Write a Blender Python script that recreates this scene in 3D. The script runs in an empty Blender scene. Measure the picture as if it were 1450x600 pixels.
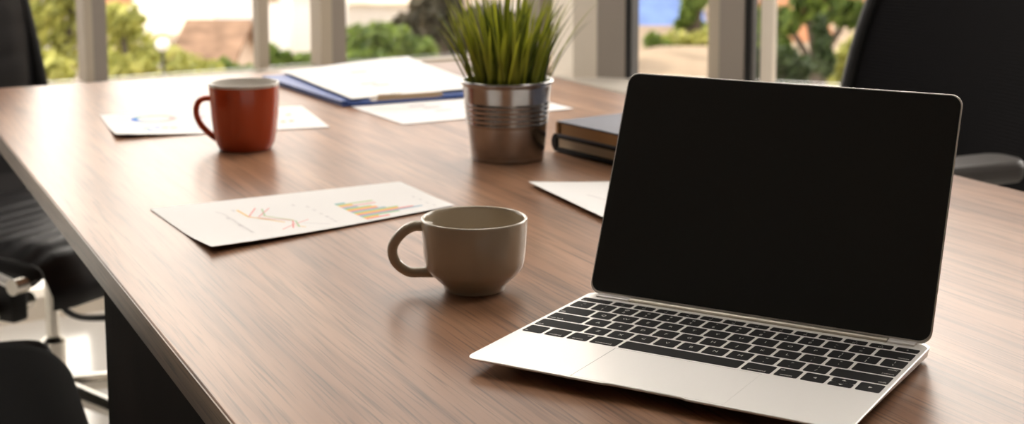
import bpy, bmesh, math, random
from math import sin, cos, pi, radians, sqrt, atan2
from mathutils import Vector, Matrix
random.seed(11)
S = bpy.context.scene
C = S.collection

# ------------------------------------------------------------------ camera
F_PX, PITCH, ROLL, PY0, CAMZ = 2033.167, 0.1262, -0.0023, 105.227, 1.0787
cam_d = bpy.data.cameras.new('camera')
cam = bpy.data.objects.new('camera', cam_d); C.objects.link(cam)
fwd = Vector((0, cos(PITCH), -sin(PITCH)))
_r = Vector((1, 0, 0)); _u = _r.cross(fwd)
rt = _r * cos(ROLL) + _u * sin(ROLL); up = -_r * sin(ROLL) + _u * cos(ROLL)
m = Matrix((rt, up, -fwd)).transposed().to_4x4(); m.translation = (0, 0, CAMZ)
cam.matrix_world = m
cam_d.sensor_width = 36; cam_d.lens = F_PX / 1450 * 36
cam_d.shift_y = -(300 - PY0) / 1450
cam_d.clip_start = 0.05; cam_d.clip_end = 400
cam_d.dof.use_dof = True; cam_d.dof.focus_distance = 1.02; cam_d.dof.aperture_fstop = 9.5
S.camera = cam
CAM = Vector((0, 0, CAMZ))

def ray(px, py):
    return fwd + rt * ((px - 725) / F_PX) - up * ((py - PY0) / F_PX)
def at(px, py, z):          # where the pixel's sight line meets the height z
    d = ray(px, py); return CAM + d * ((z - CAMZ) / d.z)
def onD(px, py, D):         # where it meets the distance D (along y)
    d = ray(px, py); return CAM + d * (D / d.y)

# ------------------------------------------------------------------ view, sky, sun, lamps
S.view_settings.view_transform = 'Standard'; S.view_settings.look = 'None'
S.view_settings.gamma = 1; S.view_settings.use_curve_mapping = False
S.view_settings.exposure = 0.32
S.cycles.use_denoising = True
S.cycles.max_bounces = 10; S.cycles.transparent_max_bounces = 16
S.cycles.sample_clamp_indirect = 6

SUN_DIR = Vector((-.75, -.30, 1.0)).normalized()
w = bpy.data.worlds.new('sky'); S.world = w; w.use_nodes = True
nt = w.node_tree; nt.nodes.clear()
def N(tree, t, **kw):
    n = tree.nodes.new(t)
    for k, v in kw.items(): setattr(n, k, v)
    return n
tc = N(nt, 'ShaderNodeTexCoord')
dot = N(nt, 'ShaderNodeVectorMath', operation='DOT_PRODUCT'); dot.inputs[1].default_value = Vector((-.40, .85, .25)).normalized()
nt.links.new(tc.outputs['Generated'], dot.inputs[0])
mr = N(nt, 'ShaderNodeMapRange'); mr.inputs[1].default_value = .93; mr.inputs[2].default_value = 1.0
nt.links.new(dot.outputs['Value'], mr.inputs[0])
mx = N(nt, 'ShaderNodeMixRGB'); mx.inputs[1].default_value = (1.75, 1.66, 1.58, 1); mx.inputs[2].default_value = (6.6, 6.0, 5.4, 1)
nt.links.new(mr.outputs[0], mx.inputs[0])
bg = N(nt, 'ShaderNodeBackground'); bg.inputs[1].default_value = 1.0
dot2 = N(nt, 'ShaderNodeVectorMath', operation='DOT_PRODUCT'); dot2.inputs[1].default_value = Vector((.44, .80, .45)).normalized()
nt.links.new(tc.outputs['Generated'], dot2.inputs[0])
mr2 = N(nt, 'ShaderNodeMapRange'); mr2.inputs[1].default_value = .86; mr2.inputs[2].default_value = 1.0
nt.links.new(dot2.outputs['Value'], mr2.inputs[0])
mx2 = N(nt, 'ShaderNodeMixRGB'); mx2.inputs[2].default_value = (9.0, 8.4, 7.8, 1)   # bright sky patch added at the right to brighten the table there
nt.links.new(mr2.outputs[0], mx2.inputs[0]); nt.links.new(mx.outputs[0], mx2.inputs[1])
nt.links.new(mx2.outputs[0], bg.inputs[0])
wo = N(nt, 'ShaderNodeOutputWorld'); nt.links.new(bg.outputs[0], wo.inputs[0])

sd = bpy.data.lights.new('sun', 'SUN'); sd.energy = 2.6; sd.angle = radians(1.0); sd.color = (1, .91, .78)
sun = bpy.data.objects.new('sun', sd); C.objects.link(sun)
sun.rotation_euler = (-SUN_DIR).to_track_quat('-Z', 'Y').to_euler()

# ------------------------------------------------------------------ materials
def mat(name, col, rough=.5, metal=0, spec=.5, coat=0, noise=None, bump=None, sheen=0):
    """noise=(scale, amount) varies the colour; bump=(scale, strength)"""
    M = bpy.data.materials.new(name); M.use_nodes = True
    t = M.node_tree; b = t.nodes['Principled BSDF']
    b.inputs['Base Color'].default_value = (*col, 1); b.inputs['Roughness'].default_value = rough
    b.inputs['Metallic'].default_value = metal; b.inputs['Specular IOR Level'].default_value = spec
    b.inputs['Coat Weight'].default_value = coat; b.inputs['Sheen Weight'].default_value = sheen
    if noise or bump:
        co = N(t, 'ShaderNodeTexCoord')
    if noise:
        n = N(t, 'ShaderNodeTexNoise'); n.inputs['Scale'].default_value = noise[0]; n.inputs['Detail'].default_value = 4
        t.links.new(co.outputs['Object'], n.inputs['Vector'])
        r = N(t, 'ShaderNodeValToRGB'); a = noise[1]
        r.color_ramp.elements[0].position = .3; r.color_ramp.elements[1].position = .7
        r.color_ramp.elements[0].color = (*[c * (1 - a) for c in col], 1)
        r.color_ramp.elements[1].color = (*[min(1, c * (1 + a)) for c in col], 1)
        t.links.new(n.outputs['Fac'], r.inputs[0]); t.links.new(r.outputs[0], b.inputs['Base Color'])
    if bump:
        n2 = N(t, 'ShaderNodeTexNoise'); n2.inputs['Scale'].default_value = bump[0]
        t.links.new(co.outputs['Object'], n2.inputs['Vector'])
        bp = N(t, 'ShaderNodeBump'); bp.inputs['Strength'].default_value = bump[1]; bp.inputs['Distance'].default_value = .001
        t.links.new(n2.outputs['Fac'], bp.inputs['Height']); t.links.new(bp.outputs[0], b.inputs['Normal'])
    return M

def wood(name, dark, mid, light, rough=.3, spec=.5):
    M = bpy.data.materials.new(name); M.use_nodes = True
    t = M.node_tree; b = t.nodes['Principled BSDF']
    co = N(t, 'ShaderNodeTexCoord')
    def noise(sx, sy, scale, det, dist=0):
        mp = N(t, 'ShaderNodeMapping'); mp.inputs['Scale'].default_value = (sx, sy, sy)
        t.links.new(co.outputs['Object'], mp.inputs[0])
        n = N(t, 'ShaderNodeTexNoise'); n.inputs['Scale'].default_value = scale; n.inputs['Detail'].default_value = det; n.inputs['Distortion'].default_value = dist
        t.links.new(mp.outputs[0], n.inputs['Vector']); return n
    broad = noise(1.3, 11, 1.6, 5, .5)
    r = N(t, 'ShaderNodeValToRGB'); e = r.color_ramp.elements
    e[0].position = .32; e[0].color = (*dark, 1); e[1].position = .70; e[1].color = (*light, 1)
    k = e.new(.50); k.color = (*mid, 1)
    t.links.new(broad.outputs['Fac'], r.inputs[0])
    def lines(n, lo, hi, dk, src):
        mrg = N(t, 'ShaderNodeMapRange'); mrg.inputs[1].default_value = lo; mrg.inputs[2].default_value = hi; mrg.inputs[3].default_value = 1; mrg.inputs[4].default_value = dk
        t.links.new(n.outputs['Fac'], mrg.inputs[0])
        mu = N(t, 'ShaderNodeVectorMath', operation='SCALE'); t.links.new(src, mu.inputs[0]); t.links.new(mrg.outputs[0], mu.inputs['Scale'])
        return mu.outputs[0], mrg
    c1, _ = lines(noise(2.2, 75, 1.5, 3, .35), .50, .70, .58, r.outputs[0])
    c2, mrg = lines(noise(9, 330, 1.2, 2, .1), .52, .68, .52, c1)
    t.links.new(c2, b.inputs['Base Color'])
    b.inputs['Roughness'].default_value = rough; b.inputs['Specular IOR Level'].default_value = spec
    bp = N(t, 'ShaderNodeBump'); bp.inputs['Strength'].default_value = .04; bp.inputs['Distance'].default_value = .0002
    t.links.new(mrg.outputs[0], bp.inputs['Height']); t.links.new(bp.outputs[0], b.inputs['Normal'])
    return M

def glass_mat():
    M = bpy.data.materials.new('window_glass'); M.use_nodes = True
    t = M.node_tree; t.nodes.clear()
    o = N(t, 'ShaderNodeOutputMaterial'); mixn = N(t, 'ShaderNodeMixShader')
    tr = N(t, 'ShaderNodeBsdfTransparent'); tr.inputs[0].default_value = (.97, .97, .96, 1)
    g = N(t, 'ShaderNodeBsdfGlossy'); g.inputs['Roughness'].default_value = .02
    f = N(t, 'ShaderNodeFresnel'); f.inputs[0].default_value = 1.3
    t.links.new(f.outputs[0], mixn.inputs[0]); t.links.new(tr.outputs[0], mixn.inputs[1]); t.links.new(g.outputs[0], mixn.inputs[2])
    t.links.new(mixn.outputs[0], o.inputs[0])
    return M

def leaf_mat(name, a, b_):
    M = bpy.data.materials.new(name); M.use_nodes = True
    t = M.node_tree; b = t.nodes['Principled BSDF']
    gi = N(t, 'ShaderNodeNewGeometry')
    r = N(t, 'ShaderNodeValToRGB'); r.color_ramp.elements[0].color = (*a, 1); r.color_ramp.elements[1].color = (*b_, 1)
    t.links.new(gi.outputs['Random Per Island'], r.inputs[0]); t.links.new(r.outputs[0], b.inputs['Base Color'])
    b.inputs['Roughness'].default_value = .55
    tl = N(t, 'ShaderNodeBsdfTranslucent'); t.links.new(r.outputs[0], tl.inputs[0])
    mixn = N(t, 'ShaderNodeMixShader'); mixn.inputs[0].default_value = .35
    o = t.nodes['Material Output']
    t.links.new(b.outputs[0], mixn.inputs[1]); t.links.new(tl.outputs[0], mixn.inputs[2]); t.links.new(mixn.outputs[0], o.inputs[0])
    return M

M = dict(
    wood=wood('walnut_laminate', (.21, .102, .054), (.29, .148, .082), (.37, .205, .122), .33, .30),
    wood_edge=wood('walnut_edge_band', (.10, .06, .036), (.17, .11, .07), (.27, .18, .115), .45, .4),
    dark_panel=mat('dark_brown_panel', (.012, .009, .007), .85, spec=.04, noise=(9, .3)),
    alu=mat('silver_aluminium', (.96, .94, .91), .42, .45),
    alu_hinge=mat('hinge_aluminium', (.48, .45, .38), .38, 1.0),
    screen=mat('black_screen_glass', (.036, .036, .034), .5, spec=.05),
    key=mat('black_key_plastic', (.013, .0125, .0125), .7, spec=.12),
    legend=mat('white_legend_ink', (.72, .70, .66), .6),
    rubber=mat('black_rubber', (.02, .02, .02), .8, spec=.2),
    cup=mat('cream_stoneware_glaze', (.47, .40, .305), .22, spec=.5, coat=.25),
    red=mat('orange_red_glaze', (.52, .075, .02), .18, spec=.5, coat=.3),
    white_glaze=mat('white_glaze', (.72, .69, .64), .2),
    zinc=mat('zinc_pot_metal', (.36, .35, .34), .22, 1.0, noise=(60, .10)),
    soil=mat('dark_soil', (.02, .015, .01), .95, noise=(200, .5)),
    paper=mat('white_paper', (.74, .725, .715), .7, spec=.25),
    blue=mat('blue_folder_board', (.035, .085, .30), .42),
    navy=mat('navy_book_cover', (.085, .09, .125), .5, spec=.4, bump=(400, .2)),
    black_cover=mat('black_book_cover', (.009, .0085, .0085), .55, spec=.2),
    tan_pages=mat('tan_page_edges', (.48, .27, .11), .7),
    cream_pages=mat('cream_page_edges', (.50, .40, .27), .7),
    leather=mat('black_leather', (.018, .017, .018), .42, spec=.28, bump=(300, .25)),
    leather_matte=mat('black_matte_leather', (.0065, .006, .006), .8, spec=.03, bump=(260, .3)),
    black=mat('black_plastic', (.012, .0115, .011), .5, spec=.25),
    chrome=mat('polished_aluminium', (.80, .76, .68), .16, 1.0),
    wall=mat('light_wall_paint', (.17, .155, .14), .85, spec=.2),
    ceil=mat('ceiling_paint', (.50, .48, .45), .9, spec=.2),
    floor=mat('pale_floor_tile', (.86, .83, .78), .18, noise=(1.2, .06)),
    frame=mat('grey_frame', (.31, .27, .235), .5, spec=.4),
    frame_light=mat('beige_frame', (.50, .43, .34), .5, spec=.4),
    gasket=mat('black_gasket', (.012, .012, .012), .6),
    column=mat('cream_column_paint', (.84, .76, .65), .7, spec=.2),
    sill=mat('stone_sill', (.52, .48, .42), .35),
    glass=glass_mat(),
    sand=mat('pale_sand', (.31, .235, .165), .95, spec=.1, noise=(.5, .3)),
    render_white=mat('white_render', (.90, .88, .85), .9, spec=.1),
    render_pink=mat('pale_pink_render', (.66, .52, .42), .9, spec=.1),
    roof_pale=mat('pale_roof', (.82, .72, .58), .85, spec=.1),
    roof_brown=mat('brown_tile_roof', (.27, .17, .115), .85, spec=.1, noise=(2, .35)),
    roof_grey=mat('grey_brown_roof', (.115, .095, .08), .85, spec=.1, noise=(1, .4)),
    roof_orange=mat('orange_tile_roof', (.42, .19, .10), .85, spec=.1),
    blue_roof=mat('blue_sheet_roof', (.11, .19, .46), .5, noise=(1.4, .25)),
    opening=mat('dark_window_opening', (.10, .075, .055), .4),
    bark=mat('grey_bark', (.10, .08, .06), .9),
    leaf_y=leaf_mat('yellow_green_leaves', (.24, .26, .055), (.62, .60, .17)),
    leaf_m=leaf_mat('mid_green_leaves', (.06, .11, .02), (.25, .34, .06)),
    leaf_d=leaf_mat('dark_green_leaves', (.018, .04, .012), (.08, .12, .035)),
    leaf_b=leaf_mat('brown_green_leaves', (.03, .035, .02), (.12, .10, .06)),
    grass=leaf_mat('grass_blades', (.022, .045, .006), (.40, .43, .03)),
)
def flat(name, c): return mat(name, c, .7, spec=.2)
INK = dict(blue=flat('ink_blue', (.28, .40, .50)), green=flat('ink_green', (.36, .52, .28)), yellow=flat('ink_yellow', (.78, .48, .10)),
           pink=flat('ink_pink', (.74, .28, .26)), grey=flat('ink_grey', (.50, .48, .50)), teal=flat('ink_teal', (.18, .42, .44)),
           strong=flat('ink_strong_blue', (.05, .20, .62)), rose=flat('ink_rose', (.70, .14, .20)), orange=flat('ink_orange', (.75, .26, .06)),
           pale_green=flat('ink_pale_green', (.48, .56, .32)), pale_pink=flat('ink_pale_pink', (.72, .42, .40)), brown=flat('ink_tan', (.72, .58, .42)))

# ------------------------------------------------------------------ object helpers
def tag(o, label=None, cat=None, group=None, kind=None):
    if label: o['label'] = label
    if cat: o['category'] = cat
    if group: o['group'] = group
    if kind: o['kind'] = kind
    return o
def thing(name, label, cat, loc=(0, 0, 0), rz=0, group=None):
    o = bpy.data.objects.new(name, None); C.objects.link(o); o.empty_display_size = .05
    o.location = loc; o.rotation_euler = (0, 0, rz)
    return tag(o, label, cat, group)
def copy_tree(o, parent=None):
    c = o.copy(); C.objects.link(c)
    if parent: c.parent = parent
    for ch in list(o.children): copy_tree(ch, c)
    return c

class MB:
    """collects shapes into one mesh"""
    def __init__(s): s.v = []; s.f = []; s.mi = []
    def add(s, vs, fs, k=0):
        o = len(s.v); s.v += [tuple(p) for p in vs]; s.f += [tuple(i + o for i in f) for f in fs]; s.mi += [k] * len(fs); return s
    def box(s, x0, x1, y0, y1, z0, z1, k=0, T=None):
        p = [Vector((x, y, z)) for z in (z0, z1) for y in (y0, y1) for x in (x0, x1)]
        if T is not None: p = [T @ q for q in p]
        return s.add(p, [(0, 2, 3, 1), (4, 5, 7, 6), (0, 1, 5, 4), (2, 6, 7, 3), (0, 4, 6, 2), (1, 3, 7, 5)], k)
    def prism(s, pts, z0, z1, k=0, T=None):
        """pts: outline (x, y), counter-clockwise; z0/z1 number or function of point"""
        n = len(pts); g = lambda z, p: z(p) if callable(z) else z
        v = [Vector((p[0], p[1], g(z0, p))) for p in pts] + [Vector((p[0], p[1], g(z1, p))) for p in pts]
        if T is not None: v = [T @ q for q in v]
        return s.add(v, [tuple(range(n - 1, -1, -1)), tuple(range(n, 2 * n))] + [(i, (i + 1) % n, n + (i + 1) % n, n + i) for i in range(n)], k)
    def loft(s, rings, cap=True, close=True, k=0):
        n = len(rings[0]); v = [p for r in rings for p in r]; f = []
        for a in range(len(rings) - 1):
            for i in range(n if close else n - 1):
                j = (i + 1) % n
                f.append((a * n + i, a * n + j, (a + 1) * n + j, (a + 1) * n + i))
        if cap:
            f.append(tuple(range(n - 1, -1, -1))); b = (len(rings) - 1) * n; f.append(tuple(range(b, b + n)))
        return s.add(v, f, k)
    def lathe(s, prof, seg=64, k=0, cx=0, cy=0):
        v = []; f = []; n = len(prof)
        for i in range(seg):
            a = 2 * pi * i / seg
            v += [(cx + r * cos(a), cy + r * sin(a), z) for r, z in prof]
        for i in range(seg):
            j = (i + 1) % seg
            for q in range(n - 1):
                f.append((i * n + q, j * n + q, j * n + q + 1, i * n + q + 1))
        s.add(v, f, k)
        return s
    def tube(s, pts, rad, seg=10, k=0, flat=1.0, close=False):
        pts = [Vector(p) for p in pts]; n = len(pts); rings = []; prev = None
        for i, p in enumerate(pts):
            if close: t = pts[(i + 1) % n] - pts[i - 1]
            else: t = pts[min(i + 1, n - 1)] - pts[max(i - 1, 0)]
            t.normalize()
            if prev is None:
                a = Vector((0, 0, 1)) if abs(t.z) < .9 else Vector((1, 0, 0))
                nrm = (a - t * a.dot(t)).normalized()
            else:
                nrm = (prev - t * prev.dot(t)).normalized()
            prev = nrm; bn = t.cross(nrm); r = rad[i] if hasattr(rad, '__len__') else rad
            rings.append([p + (nrm * cos(2 * pi * q / seg) * flat + bn * sin(2 * pi * q / seg)) * r for q in range(seg)])
        if close: rings.append(rings[0]); return s.loft(rings, cap=False, k=k)
        return s.loft(rings, k=k)
    def ball(s, c, r, k=0, seg=12, sz=1):
        prof = [(max(1e-5, r * sin(pi * i / 8)), c[2] - r * sz * cos(pi * i / 8)) for i in range(9)]
        return s.lathe(prof, seg, k, c[0], c[1])
    def build(s, name, mats, parent=None, smooth=True, bevel=0, bseg=2, sub=0, angle=35, merge=True):
        me = bpy.data.meshes.new(name); me.from_pydata(s.v, [], s.f)
        mats = mats if isinstance(mats, (list, tuple)) else [mats]
        for x in mats: me.materials.append(x)
        me.polygons.foreach_set('material_index', s.mi)
        bm = bmesh.new(); bm.from_mesh(me)
        if merge: bmesh.ops.remove_doubles(bm, verts=bm.verts, dist=1e-6)
        bmesh.ops.recalc_face_normals(bm, faces=bm.faces)
        bm.to_mesh(me); bm.free()
        if smooth:
            me.polygons.foreach_set('use_smooth', [True] * len(me.polygons))
            try: me.set_sharp_from_angle(angle=radians(angle))
            except Exception: pass
            for p in me.polygons:
                if len(p.vertices) > 6: p.use_smooth = False
        o = bpy.data.objects.new(name, me); C.objects.link(o)
        if parent: o.parent = parent
        if bevel:
            b = o.modifiers.new('bevel', 'BEVEL'); b.width = bevel; b.segments = bseg; b.limit_method = 'ANGLE'; b.angle_limit = radians(40)
        if sub:
            q = o.modifiers.new('sub', 'SUBSURF'); q.levels = sub; q.render_levels = sub
        return o
def rrect(x0, x1, y0, y1, r, n=5):
    out = []
    for cx, cy, a0 in ((x1 - r, y0 + r, -pi / 2), (x1 - r, y1 - r, 0), (x0 + r, y1 - r, pi / 2), (x0 + r, y0 + r, pi)):
        out += [(cx + r * cos(a0 + pi / 2 * i / n), cy + r * sin(a0 + pi / 2 * i / n)) for i in range(n + 1)]
    return out
def bez(p0, p1, p2, p3, n=14):
    p0, p1, p2, p3 = map(Vector, (p0, p1, p2, p3)); o = []
    for i in range(n + 1):
        t = i / n; o.append(p0 * (1 - t) ** 3 + p1 * 3 * t * (1 - t) ** 2 + p2 * 3 * t * t * (1 - t) + p3 * t ** 3)
    return o
def smoothpath(pts, n=6):
    pts = [Vector(p) for p in pts]; o = []
    for i in range(len(pts) - 1):
        a = pts[max(i - 1, 0)]; b = pts[i]; c = pts[i + 1]; d = pts[min(i + 2, len(pts) - 1)]
        for q in range(n):
            t = q / n
            o.append(.5 * ((2 * b) + (c - a) * t + (2 * a - 5 * b + 4 * c - d) * t * t + (3 * b - a - 3 * c + d) * t ** 3))
    return o + [pts[-1]]

# ------------------------------------------------------------------ room
TT = .74                      # table top height
ORG = Vector((-.0343, .9911, 0)) # laptop corner, on plan
DV = Vector((.439, -.8985, 0)); NV = Vector((.8985, .439, 0))
def dn(d, n, z=0): return ORG + DV * d + NV * n + Vector((0, 0, z))
SILL = .60
def base(px, py): return at(px, py, SILL).xy
A1 = base(137, 116); A2 = base(490, 91)
adir = (A2 - A1).normalized()
B1 = base(800, 107); B2 = base(890, 111)
bdir = (B2 - B1).normalized()
def meet(P, d, px):           # where the window line P + s d is crossed by image column px
    k = (px - 725) / F_PX / cos(PITCH) * 1.0
    k = ray(px, 90).x / ray(px, 90).y
    return (k * P.y - P.x) / (d.x - k * d.y)
XL, XR, YB, HC = -3.0, 3.0, -3.2, 2.7
def shell(name, mb, m_, **k): return tag(mb.build(name, m_, None, smooth=False, **k), kind='structure')
sA0 = (XL - A1.x) / adir.x; sA1 = meet(A1, adir, 783); sB0 = meet(B1, bdir, 812); sB1 = (XR - B1.x) / bdir.x
PA0 = A1 + adir * sA0; PA1 = A1 + adir * sA1; PB0 = B1 + bdir * sB0; PB1 = B1 + bdir * sB1
foot = [(XL, YB), (XR, YB), (XR, PB1.y + .1), (PB0.x, PB0.y + .25), (PA1.x, PA1.y + .15), (XL, PA0.y + .15)]
shell('floor', MB().prism(foot, -.12, 0), M['floor'])
shell('ceiling', MB().prism(foot, HC, HC + .15), M['ceil'])
shell('wall_left', MB().box(XL - .15, XL, YB, PA0.y + .2, 0, HC), M['wall'])
shell('wall_right', MB().box(XR, XR + .15, YB, PB1.y + .2, 0, HC), M['wall'])
shell('wall_back', MB().box(XL - .15, XR + .15, YB - .15, YB, 0, HC), M['wall'])
def frame_T(P, d):            # local x along the window line, local y outwards, z up
    return Matrix(((d.x, -d.y, 0, P.x), (d.y, d.x, 0, P.y), (0, 0, 1, 0), (0, 0, 0, 1)))
TA = frame_T(A1, adir); TB = frame_T(B1, bdir)
HEAD = 2.52
# left window wall: mullions cross the photograph at these columns
def mull(name, T, P, d, x0, x1, m_, y0=0, y1=.10, z0=SILL, z1=HEAD):
    a, b = meet(P, d, x0), meet(P, d, x1)
    return a, b
wn = 0
def window(T, s0, s1, zb, zt, bars, label_frame):
    """one glazed bay: frame mesh with its pane as a child; bars = list of (sa, sb, y0, y1, material index)"""
    global wn
    wn += 1
    mb = MB()
    mb.box(s0, s1, .0, .07, zt - .05, zt, 0, T); mb.box(s0, s1, .005, .07, zb - .012, zb - .006, 1, T)
    for a, b, y0, y1, k in bars: mb.box(a, b, y0, y1, zb, zt, k, T)
    o = mb.build('window_%d' % wn, [M['frame'], M['frame_light'], M['gasket'], M['column']], None, smooth=False)
    tag(o, kind='structure')
    MB().box(s0, s1, .075, .081, zb, zt, 0, T).build('pane', M['glass'], o, smooth=False)
    return o
mA = lambda px: meet(A1, adir, px)
mBx = lambda px: meet(B1, bdir, px)
window(TA, sA0, mA(137), SILL, HEAD, [(mA(121), mA(133), 0, .07, 1), (mA(133), mA(153), .0, .07, 0), (sA0, sA0 + .05, 0, .07, 0), (mA(137) - 1.3, mA(137) - 1.24, 0, .07, 0)], '')
window(TA, mA(137), mA(379), SILL, HEAD, [(mA(371), mA(386), .02, .06, 1)], '')
window(TA, mA(379), mA(472), SILL, HEAD, [(mA(455), mA(471), 0, .07, 1), (mA(471), mA(491), .0, .07, 0)], '')
window(TA, mA(472), sA1, SILL, HEAD, [(mA(764), sA1, 0, .07, 0)], '')
window(TB, mBx(843), mBx(1010), SILL, HEAD, [(mBx(843), mBx(885), 0, .08, 0), (mBx(885), mBx(894), .0, .07, 2), (mBx(1002), mBx(1019), 0, .07, 1), (mBx(1019), mBx(1054), -.01, .07, 0), (mBx(1054), mBx(1064), 0, .07, 2)], '')
window(TB, mBx(1010), sB1, SILL, HEAD, [(mBx(1074), mBx(1092), .02, .07, 3), (mBx(1480), mBx(1530), 0, .08, 0), (sB1 - .05, sB1, 0, .08, 0)], '')
# low glazing below the rail on the left wall
window(TA, sA0, sA1, .06, SILL - .07, [(mA(121), mA(153), 0, .07, 0), (mA(455), mA(491), 0, .07, 0)], '')
shell('wall_front', MB().box(sA0, sA1, -.02, .12, HEAD, HC, 0, TA).box(sB0, sB1, -.02, .12, HEAD, HC, 0, TB).box(sB0, sB1, .0, .12, 0, SILL - .04, 0, TB), M['wall'])
shell('baseboard_front', MB().box(sA0, sA1, 0, .10, 0, .06, 0, TA), M['column'])
shell('added_slab', MB().box(sA0, sA1 - .4, .13, 1.7, -.16, -.03, 0, TA), M['render_white'])  # pale slab added outside so the low panes look bright white
shell('trim_1', MB().box(sA0, sA1 - .02, -.015, .10, SILL - .07, SILL - .012, 0, TA), mat('tan_rail', (.50, .42, .33), .45))
# stone ledge in front of the right windows, its front edge parallel to the table
q0 = at(786, 107, SILL); q1 = at(890, 131, SILL); dd = (q1 - q0).normalized()
e0 = Vector((*(B1 + bdir * sB0), 0)); e1 = Vector((*(B1 + bdir * (sB1)), 0))
kx = .9
led = [q0.xy, (q0 + dd * .62).xy, ((q0 + dd * .62).xy + bdir * 2.3), PB1, PB0 + Vector((0, .02))]
led[2] = Vector((XR, (q0 + dd * .62).y + bdir.y / bdir.x * (XR - (q0 + dd * .62).x)))
shell('trim_2', MB().prism([tuple(p) for p in led], SILL - .04, SILL), M['sill'])
# column where the two window walls meet
c0 = base(783, 106); c1 = base(811, 110); c2 = base(845, 109)
col = [tuple(c0 + Vector((0, .12))), tuple(c1 + Vector((0, -.01))), tuple(c2), (c2.x + .02, c2.y + .35), (PA1.x + .08, PA1.y + .2), (PA1.x, PA1.y + .1)]
shell('wall_corner', MB().prism(col, 0, HC), M['column'])

# fill panels added above the table, out of view, brighten it and the papers
def fill_panel(x, y, e):
    t = thing('fill_light', 'added square fill light panel above the table, out of view', 'lamp', (x, y, HC - .05), 0, 'added fill lights')
    MB().box(-.3, .3, -.3, .3, .012, .05).build('housing', M['ceil'], t, smooth=False)
    em = bpy.data.materials.get('fill_glow')
    if not em:
        em = mat('fill_glow', (.9, .85, .78)); b = em.node_tree.nodes['Principled BSDF']
        b.inputs['Emission Color'].default_value = (1, .94, .87, 1); b.inputs['Emission Strength'].default_value = e
    MB().box(-.27, .27, -.27, .27, .0, .012).build('diffuser', em, t, smooth=False)
FILL_E = 9
for lx, ly in ((-1.3, 2.3), (-.1, 2.3), (-.9, 3.05), (.2, 3.05), (1.15, 1.5)): fill_panel(lx, ly, FILL_E)

# ------------------------------------------------------------------ outside
def G(px, py, D): return onD(px, py, D)
GZ = -3.5
gm = MB(); nx, ny = 60, 50
def gh(x, y):
    k = min(1, max(0, (1.5 - x) / 4.5)); h = GZ - 2.3 * k * k * (3 - 2 * k)
    for cx, cy, sx, sy, a in ((4.4, 38, 1.6, 2.2, .42), (6.3, 40, 2.5, 2, .2)):
        h += a * math.exp(-((x - cx) / sx) ** 2 - ((y - cy) / sy) ** 2)
    return h
gv = []; gf = []
for j in range(ny + 1):
    y = 6.5 + (j / ny) ** 1.5 * 140
    for i in range(nx + 1):
        x = (i / nx - .5) * (60 + y * 1.6); gv.append((x, y, gh(x, y)))
for j in range(ny):
    for i in range(nx):
        a = j * (nx + 1) + i; gf.append((a, a + 1, a + nx + 2, a + nx + 1))
tag(gm.add(gv, gf).build('ground', M['sand']), kind='structure')

def foliage(mb, c, rx, ry, rz, n, leaf):
    for _ in range(n):
        while True:
            p = Vector((random.uniform(-1, 1), random.uniform(-1, 1), random.uniform(-1, 1)))
            if .12 < p.length < 1: break
        p = p * (.75 + .25 * random.random())
        pos = Vector((c[0] + p.x * rx, c[1] + p.y * ry, c[2] + p.z * rz))
        q = Vector((random.gauss(0, 1), random.gauss(0, 1), random.gauss(0, 1))).normalized()
        nrm = (q + p * .8 + Vector((0, 0, .5))).normalized()
        a = nrm.orthogonal().normalized(); b = nrm.cross(a); l = leaf * random.uniform(.6, 1.4)
        mb.add([pos - a * l, pos - b * l * .45 + nrm * l * .12, pos + a * l, pos + b * l * .45 + nrm * l * .12], [(0, 1, 2), (0, 2, 3)])
def tree(name, label, blobs, D, m_, leaf=.12, dens=1.0, trunk=True, group='trees and bushes outside the windows', tcol='bark'):
    """blobs: (px, py, half width px, half height px, depth offset) as seen through the window"""
    px = sum(b[0] for b in blobs) / len(blobs)
    gp = onD(px, 90, D); gz = gh(gp.x, D)
    t = thing(name, label, 'tree' if trunk else 'bush', (gp.x, D, gz), 0, group)
    mb = MB(); s = D / F_PX; ctr = []
    for bx, by, wx, hy, dz in blobs:
        c = onD(bx, by, D + dz) - Vector((gp.x, D, gz)); ctr.append((c, wx * s))
        foliage(mb, c, wx * s, max(wx, hy) * s * .8, hy * s, int(dens * 260 * max(1, (wx * hy * s * s) / (leaf * leaf * 22))), leaf)
    if not trunk:                       # bushes are leafy down to the ground
        for c, wd in ctr:
            if c.z > wd * .9: foliage(mb, (c.x, c.y, c.z * .48), wd * .95, wd * .8, c.z * .5, int(dens * 200 * max(1, wd * c.z / (leaf * leaf * 22))), leaf)
    mb.build('foliage', m_, t, smooth=False, merge=False)
    tk = MB(); low = min(c.z for c, _ in ctr)
    r0 = .05 * (D / 20) + .03
    for c, wd in ctr[:5]:
        if c.z > .25: tk.tube(smoothpath([(0, 0, -.05), (c.x * .2, c.y * .2, c.z * .4), (c.x * .6, c.y * .6, c.z * .75), tuple(c)], 4), [r0 * (1 - .045 * i) for i in range(13)], 7)
        else: MB().tube([(c.x, c.y, -.05), (c.x, c.y, c.z + .1)], r0 * .5, 6).build('stem', M[tcol], t)
    if tk.v: tk.build('trunk', M[tcol], t)
    return t
tree('tree', 'yellow-green tree left of the leftmost window mullion, beside the chair back', [(50, 20, 45, 40, 0), (90, 70, 50, 45, .5), (60, 100, 50, 30, -.3), (100, 10, 40, 40, .4), (40, -60, 60, 60, 0)], 17.5, M['leaf_y'], .10)
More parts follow.
